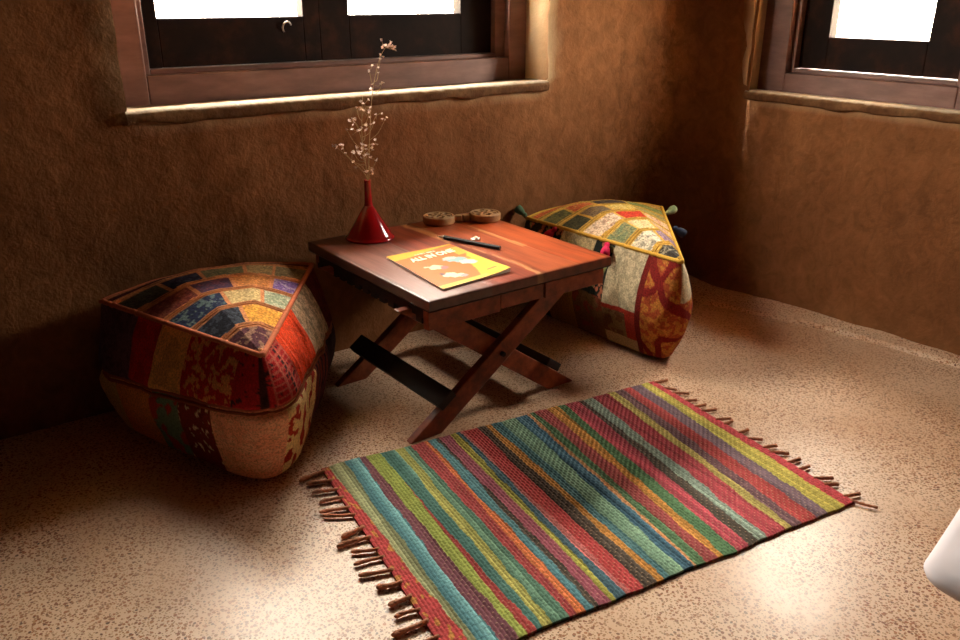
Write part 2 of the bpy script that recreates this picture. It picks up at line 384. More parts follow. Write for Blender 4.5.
edge = [(x, Y[0]) for x in X[:-1]]+[(X[-1], y) for y in Y[:-1]]+[(x, Y[-1]) for x in X[:0:-1]]+[(X[0], y) for y in Y[:0:-1]]
def outw(x, y, d):
    return (x-(d if x == X[0] else 0)+(d if x == X[-1] else 0), y-(d if y == Y[0] else 0)+(d if y == Y[-1] else 0))
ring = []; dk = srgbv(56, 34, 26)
for d, z in ((0, TZ), (.003, TZ-.001), (.004, TZ-.004), (.004, TZ-.022), (.002, TZ-.025)):
    ring.append([(*outw(x, y, d), z) for x, y in edge])
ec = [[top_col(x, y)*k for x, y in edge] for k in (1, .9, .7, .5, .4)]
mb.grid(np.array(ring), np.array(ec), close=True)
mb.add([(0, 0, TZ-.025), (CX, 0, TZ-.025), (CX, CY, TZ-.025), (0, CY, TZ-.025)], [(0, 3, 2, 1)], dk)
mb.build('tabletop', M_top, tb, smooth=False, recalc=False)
# aprons
mb = MB(); mb.box(.006, .200, .014, .034, TZ-.072, TZ-.0255); mb.box(.204, .330, .017, .034, TZ-.068, TZ-.0255); mb.box(.334, .522, .014, .034, TZ-.070, TZ-.0255); mb.build('front_apron', M_leg, tb, bevel=.0015)
mb = MB(); mb.box(.012, .523, CY-.034, CY-.014, TZ-.072, TZ-.0255); mb.build('back_apron', M_leg, tb, bevel=.0015)
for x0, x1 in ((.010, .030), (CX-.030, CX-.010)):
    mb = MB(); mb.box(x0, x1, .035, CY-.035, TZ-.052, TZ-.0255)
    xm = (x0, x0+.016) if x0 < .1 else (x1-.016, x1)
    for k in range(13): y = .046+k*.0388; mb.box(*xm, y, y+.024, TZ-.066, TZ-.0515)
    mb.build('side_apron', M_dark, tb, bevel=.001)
# crossed legs
def leg_poly(x0, sgn, ztop=.318, wid=.086):
    dx = 1.396*ztop*sgn
    return [(x0-wid/2, 0), (x0+wid/2, 0), (x0+wid/2+dx, ztop), (x0-wid/2+dx, ztop)]
for (x0, sg, ya, yb) in ((.024, 1, .062, .084), (.462, -1, .0845, .1065), (.030, 1, CY-.138, CY-.116), (.466, -1, CY-.1155, CY-.0935)):
    mb = MB(); mb.prism(leg_poly(x0, sg), ya, yb, 'y'); mb.build('leg', M_leg, tb, bevel=.0025)
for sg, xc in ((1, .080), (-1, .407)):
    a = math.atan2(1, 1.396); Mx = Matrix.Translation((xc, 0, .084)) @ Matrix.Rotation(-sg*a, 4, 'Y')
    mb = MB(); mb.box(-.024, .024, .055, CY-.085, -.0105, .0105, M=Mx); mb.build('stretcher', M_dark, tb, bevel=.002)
for yc, (ya, yb) in ((0, (.055, .112)), (1, (CY-.145, CY-.087))):
    mb = MB(); Mx = Matrix.Translation((.243, 0, .157)) @ Matrix.Rotation(math.pi/2, 4, 'X')
    mb.lathe([(0, -ya+.002), (.006, -ya+.002), (.006, -yb-.002), (0, -yb-.002)], 12, M=Mx); mb.build('pivot_bolt', M_dark, tb)

# ------------------------------------------------------------------ things on the table
# comic book
def uv_book(u, v):
    P = [(.082, .31), (.263, .302), (.259, .052), (.061, .038)]
    a = np.array(P[0])*(1-u)+np.array(P[1])*u; b = np.array(P[3])*(1-u)+np.array(P[2])*u; return a*(1-v)+b*v
bc = uv_book(.5, .5); bk = empty('activity_book', tw(bc[0], bc[1], TZ+.0012), TH)
tag(bk, 'thin yellow and orange paperback book lying on the front left of the table', 'book')
def cover_col(u, v):
    c = srgbv(240, 122, 34)
    k = v+.16*math.sin(u*2.6+.4)-.14
    if v < .10+.07*math.cos(u*3.2): c = srgbv(250, 196, 40)
    if u+v*.62 > 1.16+.03*math.sin(v*9): c = srgbv(250, 212, 42)
    if u > .83 and v < .34 and v > .12: c = srgbv(246, 190, 50)
    if v > .93 and u < .7: c = srgbv(246, 206, 90)
    def blob(cu, cv, ru, rv, a=0.):
        du, dv = (u-cu), (v-cv)*1.4; x = du*math.cos(a)+dv*math.sin(a); y = -du*math.sin(a)+dv*math.cos(a)
        return (x/ru)**2+(y/rv)**2+.9*nz(u*13, v*17, cu*9) < 1
    if blob(.70, .44, .17, .10, .5): c = srgbv(150, 196, 214)
    if blob(.78, .56, .12, .08, .9): c = srgbv(236, 240, 240)
    if blob(.66, .37, .09, .05, .2): c = srgbv(222, 226, 226)
    if blob(.86, .46, .04, .06, 0): c = srgbv(236, 150, 50)
    if blob(.32, .52, .12, .075, .4): c = srgbv(240, 226, 200)
    if blob(.40, .56, .05, .06, 0): c = srgbv(176, 120, 130)
    if blob(.36, .77, .15, .085, .6): c = srgbv(244, 234, 216)
    if blob(.26, .70, .04, .04, 0): c = srgbv(110, 84, 80)
    if blob(.45, .84, .05, .04, 0): c = srgbv(160, 176, 196)
    if abs(v-.86) < .012 and .78 < u < .92: c = srgbv(190, 110, 40)
    if abs(v-.105-.02*(1-u)) < .016 and .34 < u < .66 and nz(u*60, 3, 1) > -.2: c = srgbv(246, 236, 224)
    return c*np.array([.80, .68, .55])
mb = MB(); nu, nv = 70, 90; G = np.zeros((nv, nu, 3)); C = np.zeros((nv, nu, 3))
def book_z(u, v): return .0045+.0045*max(0., u-.55)**2*4*(.4+v)+.001*math.sin(v*5+u*2)
for j in range(nv):
    for i in range(nu):
        u, v = i/(nu-1), j/(nv-1); q = uv_book(u, v)-bc; G[j, i] = (q[0], q[1], book_z(u, v)); C[j, i] = cover_col(u, v)
mb.grid(G, C); mb.build('cover', M_cover, bk, smooth=True, recalc=False)
mb = MB(); per = [(i/30, 0) for i in range(30)]+[(1, i/30) for i in range(30)]+[(1-i/30, 1) for i in range(30)]+[(0, 1-i/30) for i in range(30)]
rw = []
for k in range(2): rw.append([(*(uv_book(u, v)-bc)*.992, (book_z(u, v)-.0006)*(1-k)) for u, v in per])
mb.grid(np.array(rw), close=True); mb.add([r for r in rw[1]], [tuple(range(len(per)))]); mb.build('pages', M_paper, bk)
def text_part(txt, size, u0, v0, u1, v1, parent, m, name):
    cu = bpy.data.curves.new('t', 'FONT'); cu.body = txt; cu.size = 1.; cu.extrude = 0.004; cu.offset = .045
    to = bpy.data.objects.new('t', cu); COL.objects.link(to); bpy.context.view_layer.update()
    dg = bpy.context.evaluated_depsgraph_get(); me = bpy.data.meshes.new_from_object(to.evaluated_get(dg)); bpy.data.objects.remove(to)
    co = np.array([v.co[:] for v in me.vertices]); x0, x1 = co[:, 0].min(), co[:, 0].max(); y0, y1 = co[:, 1].min(), co[:, 1].max()
    for v in me.vertices:
        fu = (v.co.x-x0)/(x1-x0); fv = (v.co.y-y0)/(y1-y0); u = u0+(u1-u0)*fu; vv = v0+(v1-v0)*fu-size*fv; q = uv_book(u, vv)-bc
        v.co = (q[0], q[1], book_z(u, vv)+.0003+(.0004 if v.co.z > 0 else 0))
    me.materials.clear(); me.materials.append(m); o = bpy.data.objects.new(name, me); COL.objects.link(o); o.parent = parent; return o
text_part('ALL IN ONE', .10, .17, .30, .88, .24, bk, M_letter, 'title_lettering')

# pencil
p0, p1 = tw(.284, .388, TZ+.0054), tw(.348, .204, TZ+.0054); pd = p1-p0; ang = math.atan2(pd.y, pd.x)
pc = empty('pencil', (p0+p1)/2-Vector((0, 0, .0054)), ang, label='black pencil with a bare pointed end lying on the table beyond the yellow book', cat='pencil')
hl = pd.length/2
def xl(mb, prof, n):   # lathe along x
    return mb.lathe(prof, n, M=Matrix.Translation((0, 0, .0054)) @ Matrix.Rotation(math.pi/2, 4, 'Y'))
mb = MB(); xl(mb, [(0, hl), (.0052, hl), (.0054, hl-.001), (.0054, -hl+.024), (.0048, -hl+.022), (0, -hl+.022)], 6); mb.build('barrel', M_black, pc)
mb = MB(); xl(mb, [(0, -hl+.0225), (.0049, -hl+.0225), (.0014, -hl+.004), (0, -hl+.004)], 12); tip_ = tag(mb.build('sharpened_wood', M_tip, pc, smooth=True), 'bare pale wood cone')
mb = MB(); xl(mb, [(0, -hl+.005), (.0015, -hl+.005), (.0003, -hl), (0, -hl)], 8); mb.build('lead', M_lead, tip_)
# little ring
rp = tw(.350, .312, TZ); rg = MB()
rg.loop_tube([(.0095*math.cos(t), .0095*math.sin(t), .0028+.0018*abs(math.sin(t*1.5))) for t in np.linspace(0, 2*math.pi, 28)[:-1]], .0026, 8)
rg.lathe([(0, .0065), (.003, .006), (.0042, .004), (.003, .001), (0, 0)], 10, (.0095, .002, .001))
ro = rg.build('ring', M_metal, smooth=True); ro.location = rp; tag(ro, 'tiny silver ring lying on the table beside the pencil', 'ring')
# carved wooden discs
def disc(loc, rz, label):
    r = empty('wooden_disc', loc, rz, label=label, cat='wooden disc')
    mb = MB(); R_ = .043; rings = [0, .004, .008, .012, .016, .020, .024, .028, .031, .034, .0355, .037, .0395, .0415, R_]
    g = []; c = []
    for i, rad in enumerate(rings):
        row = []; cr = []
        for k in range(96):
            a = 2*math.pi*k/96; z = .021; cc = srgbv(255, 255, 255)
            d = 0
            if .010 < rad < .033 and math.cos(6*a+ (3 if rad > .02 else 0)) > .45: d = 1
            if abs(rad-.0355) < .0012: d = 1
            if rad < .006: d = 1
            if d: z -= .0025; cc = srgbv(140, 110, 96)
            if i == len(rings)-1: z -= .001
            row.append((rad*math.cos(a), rad*math.sin(a), z)); cr.append(cc)
        g.append(row); c.append(cr)
    for rad, z in ((R_+.001, .018), (R_+.001, .003), (R_-.001, 0.0002), (0, 0.0002)):
        g.append([(rad*math.cos(2*math.pi*k/96), rad*math.sin(2*math.pi*k/96), z) for k in range(96)]); c.append([srgbv(236, 226, 216)]*96)
    mb.grid(np.array(g), np.array(c), close=True); mb.build('carved_disc', M_pale, r)
    mb = MB(); mb.box(R_-.004, R_+.008, -.006, .006, .002, .017); pts = [(R_+.006, -.009), (R_+.020, -.010), (R_+.023, 0), (R_+.020, .010), (R_+.006, .009)]
    mb.prism(pts, .0015, .018); mb.build('tab', M_pale, r, bevel=.001)
c1, c2 = (.374, .512), (.497, .462); da = math.atan2(c2[1]-c1[1], c2[0]-c1[0])
disc(tw(*c1, TZ+.001), TH+da, 'round carved wooden disc nearer the red funnel at the back of the table')
disc(tw(*c2, TZ+.001), TH+da+math.pi, 'round carved wooden disc at the far right corner of the table')

# red enamel funnel
FP = tw(.148, .494, TZ); fu = empty('funnel', FP+Vector((-.003, 0, 0)), label='red enamel funnel standing mouth down on the back left of the table', cat='funnel')
mb = MB(); mb.lathe([(.056, .004), (.060, .001), (.0635, .0012), (.0645, .003), (.0625, .0055), (.0590, .008), (.0565, .013), (.011, .0865), (.0095, .088)], 48); mb.build('cone', M_red, fu, smooth=True)
mb = MB(); mb.lathe([(.0105, .0845), (.0115, .088), (.0105, .092), (.0098, .100), (.0082, .150), (.0088, .152), (.0078, .1525), (.0066, .150), (.0066, .095)], 24); mb.build('spout', M_red, fu, smooth=True)

# dried sprigs in the spout (x is along the picture, y in depth)
def sprig(seed, main, sides, clusters, label):
    r_ = random.Random(seed); root = empty('dried_flower_sprig', FP+Vector((0, 0, .10)), label=label, cat='dried flower', group='dried flowers in the red funnel')
    mb = MB(); pts = [Vector(p) for p in main]
    def smooth_pts(P, n=5):
        out = []
        for i in range(len(P)-1):
            a, b, c, d = P[max(i-1, 0)], P[i], P[i+1], P[min(i+2, len(P)-1)]
            for k in range(n):
                t = k/n; out.append(.5*((2*b)+(c-a)*t+(2*a-5*b+4*c-d)*t*t+(3*b-a-3*c+d)*t**3))
        out.append(P[-1]); return out
    sp = smooth_pts(pts); mb.tube(sp, [max(.0005, .0014*(1-.7*i/len(sp))) for i in range(len(sp))], 5)
    heads = []
    for z0, dx, dz, dy in sides:
        k = min(range(len(sp)), key=lambda i: abs(sp[i].z-z0)); b = sp[k]; e = b+Vector((dx, dy, dz))
        mid = b.lerp(e, .55)+Vector((0, 0, .012 if r_.random() < .6 else -.010)); P = smooth_pts([b, mid, e]); mb.tube(P, [.0007]*len(P), 4)
        heads.append(e)
        for q in range(r_.randint(1, 2)):
            t = r_.uniform(.4, .9); c = b.lerp(e, t)+Vector((0, 0, .004)); e2 = c+Vector((r_.uniform(-.014, .014), r_.uniform(-.01, .01), r_.uniform(.004, .016)))
            mb.tube([c, e2], .0005, 4); heads.append(e2)
    for (x, y, z, n, sprd) in clusters:
        for q in range(n):
            e = Vector((x+r_.uniform(-1, 1)*sprd, y+r_.uniform(-1, 1)*sprd, z+r_.uniform(-1, 1)*sprd*.8)); k = min(range(len(sp)), key=lambda i: (sp[i]-e).length); mb.tube([sp[k], e], .0005, 4); heads.append(e)
    mb.build('stem', M_stem, root, smooth=True)
    for e in heads[:95]:
        o = bpy.data.objects.new('blossom', r_.choice(BLOSS)); COL.objects.link(o); o.parent = root; o.location = e
        o.rotation_euler = (r_.uniform(-.9, .9), r_.uniform(-.9, .9), r_.uniform(0, 6)); s = r_.uniform(.75, 1.25); o.scale = (s, s, s)
BLOSS = []
for v in range(3):
    mb = MB(); rb = random.Random(v+30)
    for k in range(5):
        a = 2*math.pi*k/5+rb.uniform(-.2, .2); l = rb.uniform(.0035, .0055); up = rb.uniform(.15, .8)
        d = Vector((math.cos(a), math.sin(a), up)).normalized(); sd = Vector((-math.sin(a), math.cos(a), 0)); nn = d.cross(sd)
        rows = []
        for t, w in ((.05, .0006), (.4, .0018), (.75, .0019), (1., .0006)):
            p = d*l*t; rows.append([tuple(p-sd*w+nn*.0004), tuple(p+nn*.0002), tuple(p+sd*w+nn*.0004)])
        mb.grid(np.array(rows)); rows2 = [[tuple(Vector(q)-nn*.0006) for q in r] for r in rows]; mb.grid(np.array(rows2))
    mb.lathe([(0, -.002), (.0012, -.001), (.0016, .0006), (0, .0016)], 6)
    o = mb.build('blossom_seed', M_bloss); BLOSS.append(o.data); bpy.data.objects.remove(o)
sprig(1, [(0, 0, 0), (.001, 0, .055), (.004, .002, .11), (.010, .004, .18), (.016, .004, .24), (.026, .006, .295), (.040, .006, .345), (.056, .006, .372)],
      [(.18, .030, .035, .01), (.22, -.022, .030, -.01), (.26, .026, .028, .0), (.28, -.010, .032, .01), (.30, .012, .02, -.01), (.15, .04, .05, .0), (.33, .008, .018, .0)],
      [(.060, .006, .380, 9, .013), (.074, .006, .370, 5, .007), (.012, .003, .27, 3, .010), (.002, 0, .075, 6, .012)], 'tallest dried flower sprig in the red funnel, its pale head before the window frame')
sprig(2, [(0, -.003, 0), (-.002, -.003, .06), (-.006, -.004, .11), (-.010, -.002, .16), (-.008, 0, .21), (-.004, 0, .26)],
      [(.09, -.050, .030, .0), (.10, -.030, .020, .01), (.13, -.038, .050, -.01), (.14, -.020, .058, .0), (.12, .034, .022, .0), (.16, .030, .034, .01), (.17, -.03, .03, .0), (.19, .02, .03, 0), (.21, .022, .022, 0), (.08, .028, .024, -.012), (.07, -.03, .012, .01), (.15, .012, .03, -.02), (.10, .016, .03, .015), (.09, -.012, .03, -.016), (.2, -.014, .03, .012)],
      [(-.008, 0, .18, 5, .016), (.002, 0, .14, 6, .018), (-.014, 0, .12, 5, .014)], 'bushy middle dried flower sprig with curling twigs in the red funnel')
sprig(3, [(-.001, .003, .0), (-.004, .003, .055), (-.020, .003, .080), (-.040, .003, .100), (-.062, .003, .122), (-.078, .003, .135)],
      [(.10, .004, .022, .0), (.12, -.004, .012, .004)], [(-.080, .003, .137, 4, .007)], 'short dried flower sprig leaning left out of the red funnel')

# ------------------------------------------------------------------ poufs
def smooth_loop(P, it, k=.5):
    P = P.copy()
    for _ in range(it): P = P*(1-k)+k*.5*(np.roll(P, 1, 0)+np.roll(P, -1, 0))
    return P
def resample(P, n):
    Q = np.vstack([P, P[:1]]); d = np.r_[0, np.cumsum(np.linalg.norm(np.diff(Q, axis=0), axis=1))]; t = np.linspace(0, d[-1], n, endpoint=False)
    return np.stack([np.interp(t, d, Q[:, k]) for k in range(3)], 1)
def pouf(name, label, Lp, Fp, Rp, backb, dome, top_rows, top_cord, side_fn, seam, rim_col, mid_off, base_off, rimlift, tassels=(), seed=0, tilt=0., sidegain=1.):
    Lp, Fp, Rp = map(np.array, (Lp, Fp, Rp)); cen = (Lp+Fp+Rp)/3; org = np.array([cen[0], cen[1], 0.])
    root = empty(name, tuple(org), label=label, cat='pouf', group=None)
    Lp, Fp, Rp = Lp-org, Fp-org, Rp-org; bdir = np.array([*((Lp+Rp)/2-Fp)[:2], 0]); bdir /= np.linalg.norm(bdir)
    def edge_back(w): t = (w+1)/2; return Lp*(1-t)+Rp*t+bdir*backb*(1-w*w)+np.array([0, 0, rimlift])*(1-w*w)
    def top_pt(v, w):
        p = edge_back(w)*(1-v)+Fp*v
        sid = (1-abs(w))
        h = dome*(4*v*(1-v))**.7*min(1., sid*1.6)*(1-.25*v); sag = -.012*math.exp(-((1-abs(w))/.25)**2)*4*v*(1-v)*0
        return p+np.array([0, 0, h+sag+.003*nz(p[0]*14, p[1]*14, seed)*min(1, sid*4)])
    nv, nw = 150, 190; vs = np.linspace(0, .985, nv); ws = np.linspace(-1, 1, nw)
    G = np.zeros((nv, nw, 3)); C = np.zeros((nv, nw, 3)); nr = len(top_rows); tot = sum(r[0] for r in top_rows); bnd = np.cumsum([0]+[r[0]/tot for r in top_rows])
    cordc = srgbv(*top_cord)
    for i, v in enumerate(vs):
        for j, w in enumerate(ws):
            p = top_pt(v, w); vv = min(.9999, max(0, v/.985+.10*(1-v)*(1-w*w)*v*0+.006*nz(w*3, v*5, seed)))
            k = min(nr-1, int(np.searchsorted(bnd, vv, 'right')-1)); f = (vv-bnd[k])/(bnd[k+1]-bnd[k]); hh = (bnd[k+1]-bnd[k])
            cells = top_rows[k][1]; u = (w+1)/2; e = [c[0] for c in cells]
            ci = min(len(cells)-1, int(np.searchsorted(e, u, 'right'))); col = srgbv(*cells[ci][1])
            g1 = nz(p[0]*60, p[1]*60, seed+ci*3+k); g2 = nz(p[0]*150, p[1]*150, k)
            if g1+.6*g2 > .12: col = col*.45+srgbv(*cells[ci][2])*.55
            col = col*(1+.7*nz(p[0]*210, p[1]*210, seed+3))
            d = min(f, 1-f)*hh; lift = .0045*min(1, (d/.02))
            dv = min([abs(u-x) for x in e[:-1]]+[9])*(1-v)*.55
            if d < .021 or dv < .0045: col = cordc*((1+.4*g2) if not .008 < d < .0125 else .45)
            p = p+np.array([0, 0, lift+(.002 if d < .021 else 0)])
            G[i, j] = p; C[i, j] = np.clip(col, .002, 1)
    mb = MB(); mb.grid(G, C); mb.build('top_panel', M_fab, root, smooth=True, recalc=False)
    mb = MB()
    for k in range(1, nr):
        v = bnd[k]*.985
        mb.tube([top_pt(v, w)+np.array([0, 0, .003]) for w in np.linspace(-.99, .99, 60)], .0026, 5, col=cordc)
    mb.build('row_piping', M_cord, root, smooth=True)
    # rim outline L -> R (back) -> F -> L
    out = np.array([G[0, j] for j in range(nw-1)]+[G[i, -1] for i in range(nv-1)]+[G[-1, j] for j in range(nw-1, 0, -1)]+[G[i, 0] for i in range(nv-1, 0, -1)])
    n = 720; rim = resample(out, n)
    mb = MB(); mb.loop_tube([tuple(p) for p in resample(out, 320)], .0058, 7, col=srgbv(*rim_col)); mb.build('rim_piping', M_cord, root, smooth=True)
    c0 = rim.mean(0)
    flat = rim.copy(); flat[:, 2] = 0
    def grow(P, off):
        T = np.roll(P, -1, 0)-np.roll(P, 1, 0); Nn = np.stack([-T[:, 1], T[:, 0], 0*T[:, 0]], 1); Nn /= np.linalg.norm(Nn, axis=1)[:, None]+1e-9
        s = np.sign(((P-P.mean(0))*Nn).sum()); return P+Nn*s*off
    sm1 = smooth_loop(flat, 900); mid = grow(sm1, mid_off); sm2 = smooth_loop(flat, 1800); base = grow(sm2, base_off); foot_ = grow(sm2, base_off-.045)
    lfd = (Fp-Lp)[:2]; lfd = lfd/np.linalg.norm(lfd); lf = ((rim-c0)[:, :2]@lfd); lf = np.clip(lf/np.abs(lf).max(), -1, 1)
    nh = 90; hs = np.linspace(0, 1, nh); V = np.zeros((nh, n, 3)); CC = np.zeros((nh, n, 3))
    # parameter around: a in [0,1) L->R back, [1,2) R->F, [2,3) F->L
    dist = np.r_[0, np.cumsum(np.linalg.norm(np.diff(np.vstack([rim, rim[:1]]), axis=0), axis=1))][:-1]
    iR = np.argmin(np.linalg.norm(rim-(Rp), axis=1)); iF = np.argmin(np.linalg.norm(rim-G[-1, nw//2], axis=1)); per = dist[-1]+(dist[1]-dist[0])
    par = np.where(np.arange(n) < iR, dist/dist[iR], np.where(np.arange(n) < iF, 1+(dist-dist[iR])/(dist[iF]-dist[iR]), 2+(dist-dist[iF])/(per-dist[iF])))
    for i, h in enumerate(hs):
        # h 0 floor .. 1 rim
        if h < .06: t = h/.06; P = foot_*(1-t)+base*t; z = 0.001+.022*(1-math.sqrt(max(0, 1-t*t)))
        elif h < .5: t = (h-.06)/.44; s_ = math.sin(t*math.pi/2); P = base*(1-s_)+mid*s_; z = None; zf = .075+.425*t
        else: t = (h-.5)/.5; s_ = t**1.7; P = mid*(1-s_)+flat*s_; z = None; zf = .5+.5*t
        zz = z if z is not None else rim[:, 2]*zf
        if z is not None:
            pass
        V[i] = P; V[i, :, 2] = zz
        V[i, :, 2] += tilt*math.sin(math.pi*h)*lf
        if seam is not None: pinch = .010*math.exp(-((h-seam)/.03)**2); V[i, :, :2] *= (1-pinch/.25)
    for i, h in enumerate(hs):
        for j in range(n):
            p = V[i, j]; wr_ = nz(p[0]*9, p[1]*9, p[2]*5+seed)*.008+.006*nz(p[0]*24, p[1]*24, p[2]*9)+.0025*nz(p[0]*60, p[1]*60, p[2]*30)
            k = math.sin(math.pi*min(1, max(0, h)))**.5 if 0 < h < 1 else 0
            d = p[:2]/(np.linalg.norm(p[:2])+1e-6); p[:2] += d*wr_*k
            mm = (p[0]+org[0])*MX.x+(p[1]+org[1])*MX.y     # pressed against the wall
            if mm > 1.952: e_ = (mm-1.952)*.88; p[0] -= MX.x*e_; p[1] -= MX.y*e_
            CC[i, j] = np.clip(side_fn(par[j], h, p)*sidegain, .002, 1)
    mb = MB(); i0 = int(round((seam if seam is not None else .5)*(nh-1)))
    mb.grid(V[i0:], CC[i0:], close=True); mb.build('upper_side', M_fab, root, smooth=True, recalc=False)
    mb = MB(); mb.grid(V[:i0+1], CC[:i0+1], close=True); mb.add([tuple(p) for p in V[0]], [tuple(range(n))], CC[0]); mb.build('lower_side', M_fab, root, smooth=True, recalc=False)
    if seam is not None:
        mb = MB(); ring_ = V[i0].copy(); d = ring_.copy(); d[:, 2] = 0; d /= np.linalg.norm(d, axis=1)[:, None]
        for dz in (-.006, .006): mb.loop_tube([tuple(q) for q in (ring_+d*.002+np.array([0, 0, dz]))[::3]], .0042, 6, col=srgbv(*rim_col)*.7)
        mb.build('seam_piping', M_cord, root, smooth=True)
    for (a, col, tilt) in tassels:
        j = int(np.argmin(np.abs(par-a))); p = rim[j]; d = np.array([p[0], p[1], 0]); d /= np.linalg.norm(d)
        mb = MB(); q = Vector(p)+Vector(d)*.012; rows = []; ax = (Vector(d)*tilt[0]+Vector((0, 0, tilt[1]))).normalized()
        pr = [(.002, 0), (.007, .004), (.0085, .010), (.006, .014), (.011, .020), (.014, .034), (.013, .042), (.002, .045)]
        qq = ax.to_track_quat('Z', 'Y').to_matrix().to_4x4()
        mb.lathe(pr, 14, M=Matrix.Translation(q) @ qq, col=srgbv(*col)); mb.build('tassel', M_cord, root, smooth=True)
    return root
def spots(p, s, thr, seed):   # motif mask
    return nz(p[0]*s+seed, p[1]*s, p[2]*s)+.5*nz(p[0]*s*2.3, p[1]*s*2.3, p[2]*s*2.3+seed) > thr
def pick(x, table):
    for e, c in table:
        if x < e: return c
    return table[-1][1]
c_ = srgbv
def side_left(a, h, p):
    if h > .54:
        k = pick(a, [(1.0, 0), (1.24, 1), (1.54, 2), (1.84, 3), (2.0, 4), (2.10, 4), (2.39, 5), (2.57, 6), (2.73, 7), (9, 8)])
        if k == 0: return c_(92, 54, 44)
        if k == 1: return c_(96, 34, 26)*(.7 if spots(p, 40, .1, 3) else 1)
        if k == 2: return c_(186, 160, 130)*(.6 if spots(p, 70, .05, 9) else 1)
        if k == 3: return c_(206, 62, 26)*(.8 if spots(p, 25, .15, 2) else 1)
        if k == 4:
            chk = (math.sin(p[2]*520) > .6) or (math.sin(a*130) > .8); return c_(156, 72, 58) if chk and a < 1.99 else (c_(54, 24, 24) if 1.90 < a < 1.92 or 2.0 < a < 2.02 or spots(p, 60, .35, 4) else c_(146, 28, 28))
        if k == 5: return c_(150, 34, 28) if spots(p, 64, -.06, 7) else c_(176, 112, 66)
        if k == 6: return c_(190, 140, 84)*(.8 if spots(p, 18, .1, 1) else 1)
        if k == 7: return c_(158, 32, 26)*(.75 if spots(p, 24, .1, 8) else 1)
        return c_(84, 60, 70)*(.7 if spots(p, 70, .1, 6) else 1)
    k = pick(a, [(1.0, 0), (1.30, 1), (1.60, 9), (1.85, 2), (1.97, 2), (2.21, 3), (2.40, 4), (2.57, 5), (2.82, 6), (9, 7)])
    if k in (0,): return c_(80, 50, 40)
    if k == 1: return c_(44, 26, 30)
    if k == 9: return c_(52, 30, 38) if math.sin(a*150) > 0 else c_(110, 50, 44)
    if k == 2: return c_(150, 44, 34) if spots(p, 30, .16, 5) else c_(206, 178, 124)
    if k == 3: return c_(218, 152, 120)*(.86 if spots(p, 22, .1, 11) or abs(nz(p[2]*60, 0, 2)) < .06 else 1)
    if k == 4: return c_(110, 42, 34) if not spots(p, 60, .42, 3) else c_(210, 180, 150)
    if k == 5: return c_(96, 122, 98) if not spots(p, 26, .2, 3) else c_(150, 60, 44)
    if k == 6: return c_(184, 122, 66)
    return c_(176, 146, 88)
LT = [(.5, [(.45, (96, 44, 40), (60, 30, 30)), (1, (104, 50, 40), (70, 38, 30))]),
      (1.1, [(.22, (78, 78, 60), (60, 54, 48)), (.42, (46, 40, 58), (80, 76, 92)), (.66, (112, 108, 76), (146, 132, 92)), (.82, (170, 138, 92), (120, 110, 76)), (1, (136, 118, 84), (96, 80, 60))]),
      (1.1, [(.30, (110, 50, 46), (150, 84, 70)), (.56, (70, 46, 70), (120, 60, 70)), (.82, (206, 132, 70), (160, 96, 50)), (1, (120, 92, 150), (190, 170, 190))]),
      (1.1, [(.44, (38, 44, 72), (120, 140, 130)), (.76, (206, 176, 120), (160, 128, 86)), (1, (150, 158, 128), (210, 200, 168))]),
      (1.15, [(.52, (32, 30, 40), (70, 78, 90)), (1, (226, 160, 62), (190, 120, 40))]),
      (1.3, [(1, (88, 44, 52), (176, 132, 100))])]
pouf('patchwork_pouf', 'patchwork pouf with dark red and tan sides on the left of the table', (-.861, 1.752, .300), (-.421, 1.455, .296), (-.430, 2.015, .303), .025, .030,
     LT, (206, 132, 84), side_left, .54, (196, 110, 76), .055, .034, .026, seed=2, tilt=.022, sidegain=1.7)
def side_right(a, h, p):
    def ikat():
        wob = .09*nz(p[0]*16, p[1]*16, p[2]*16); u = a*1.55+wob; v_ = h*1.25+wob
        dd = abs(((u*2+v_) % 1)-.5)*2; ee = abs(((u*2-v_) % 1)-.5)*2
        c = c_(198, 128, 54)
        if min(dd, ee) < .15: c = c_(132, 32, 28)
        elif spots(p, 62, -.02, 4): c = c_(172, 78, 42)
        if spots(p, 38, .22, 9): c = c*.8+c_(120, 40, 28)*.2
        return c
    if a < 1.0: return c_(120, 74, 44)
    if a < 1.72: return ikat()
    if a < 2.0: return c_(226, 206, 170)*(.8 if spots(p, 30, .15, 3) else 1) if h > .62 and a > 1.70 else ikat()
    if a < 2.15: return ikat()
    if a < 2.18: return c_(116, 30, 24)
    lo = .42+.5*(2.5-a)
    if a < 2.38:
        if h > .47: return c_(206, 188, 152)*(.72 if spots(p, 64, .08, 4) else 1)
        if h > .16: return c_(170, 52, 34) if a < 2.24 or h > .42 else (c_(112, 72, 42) if not spots(p, 30, .1, 2) else c_(130, 100, 60))
        return c_(190, 156, 108)
    if h > .5+.18*(a-2.44):
        if h > .80 and 2.50 < a < 2.72: return c_(206, 186, 140)*(.7 if spots(p, 80, .1, 5) else 1)
        return c_(36, 38, 30) if not spots(p, 42, .24, 3) else (c_(190, 110, 80) if nz(p[0]*30, p[1]*30, 4) > 0 else c_(140, 134, 80))
    if a < 2.58: return c_(120, 84, 46) if not spots(p, 30, .15, 2) else c_(140, 66, 40)
    if a < 2.78: return c_(176, 132, 60)
    return c_(64, 48, 34)
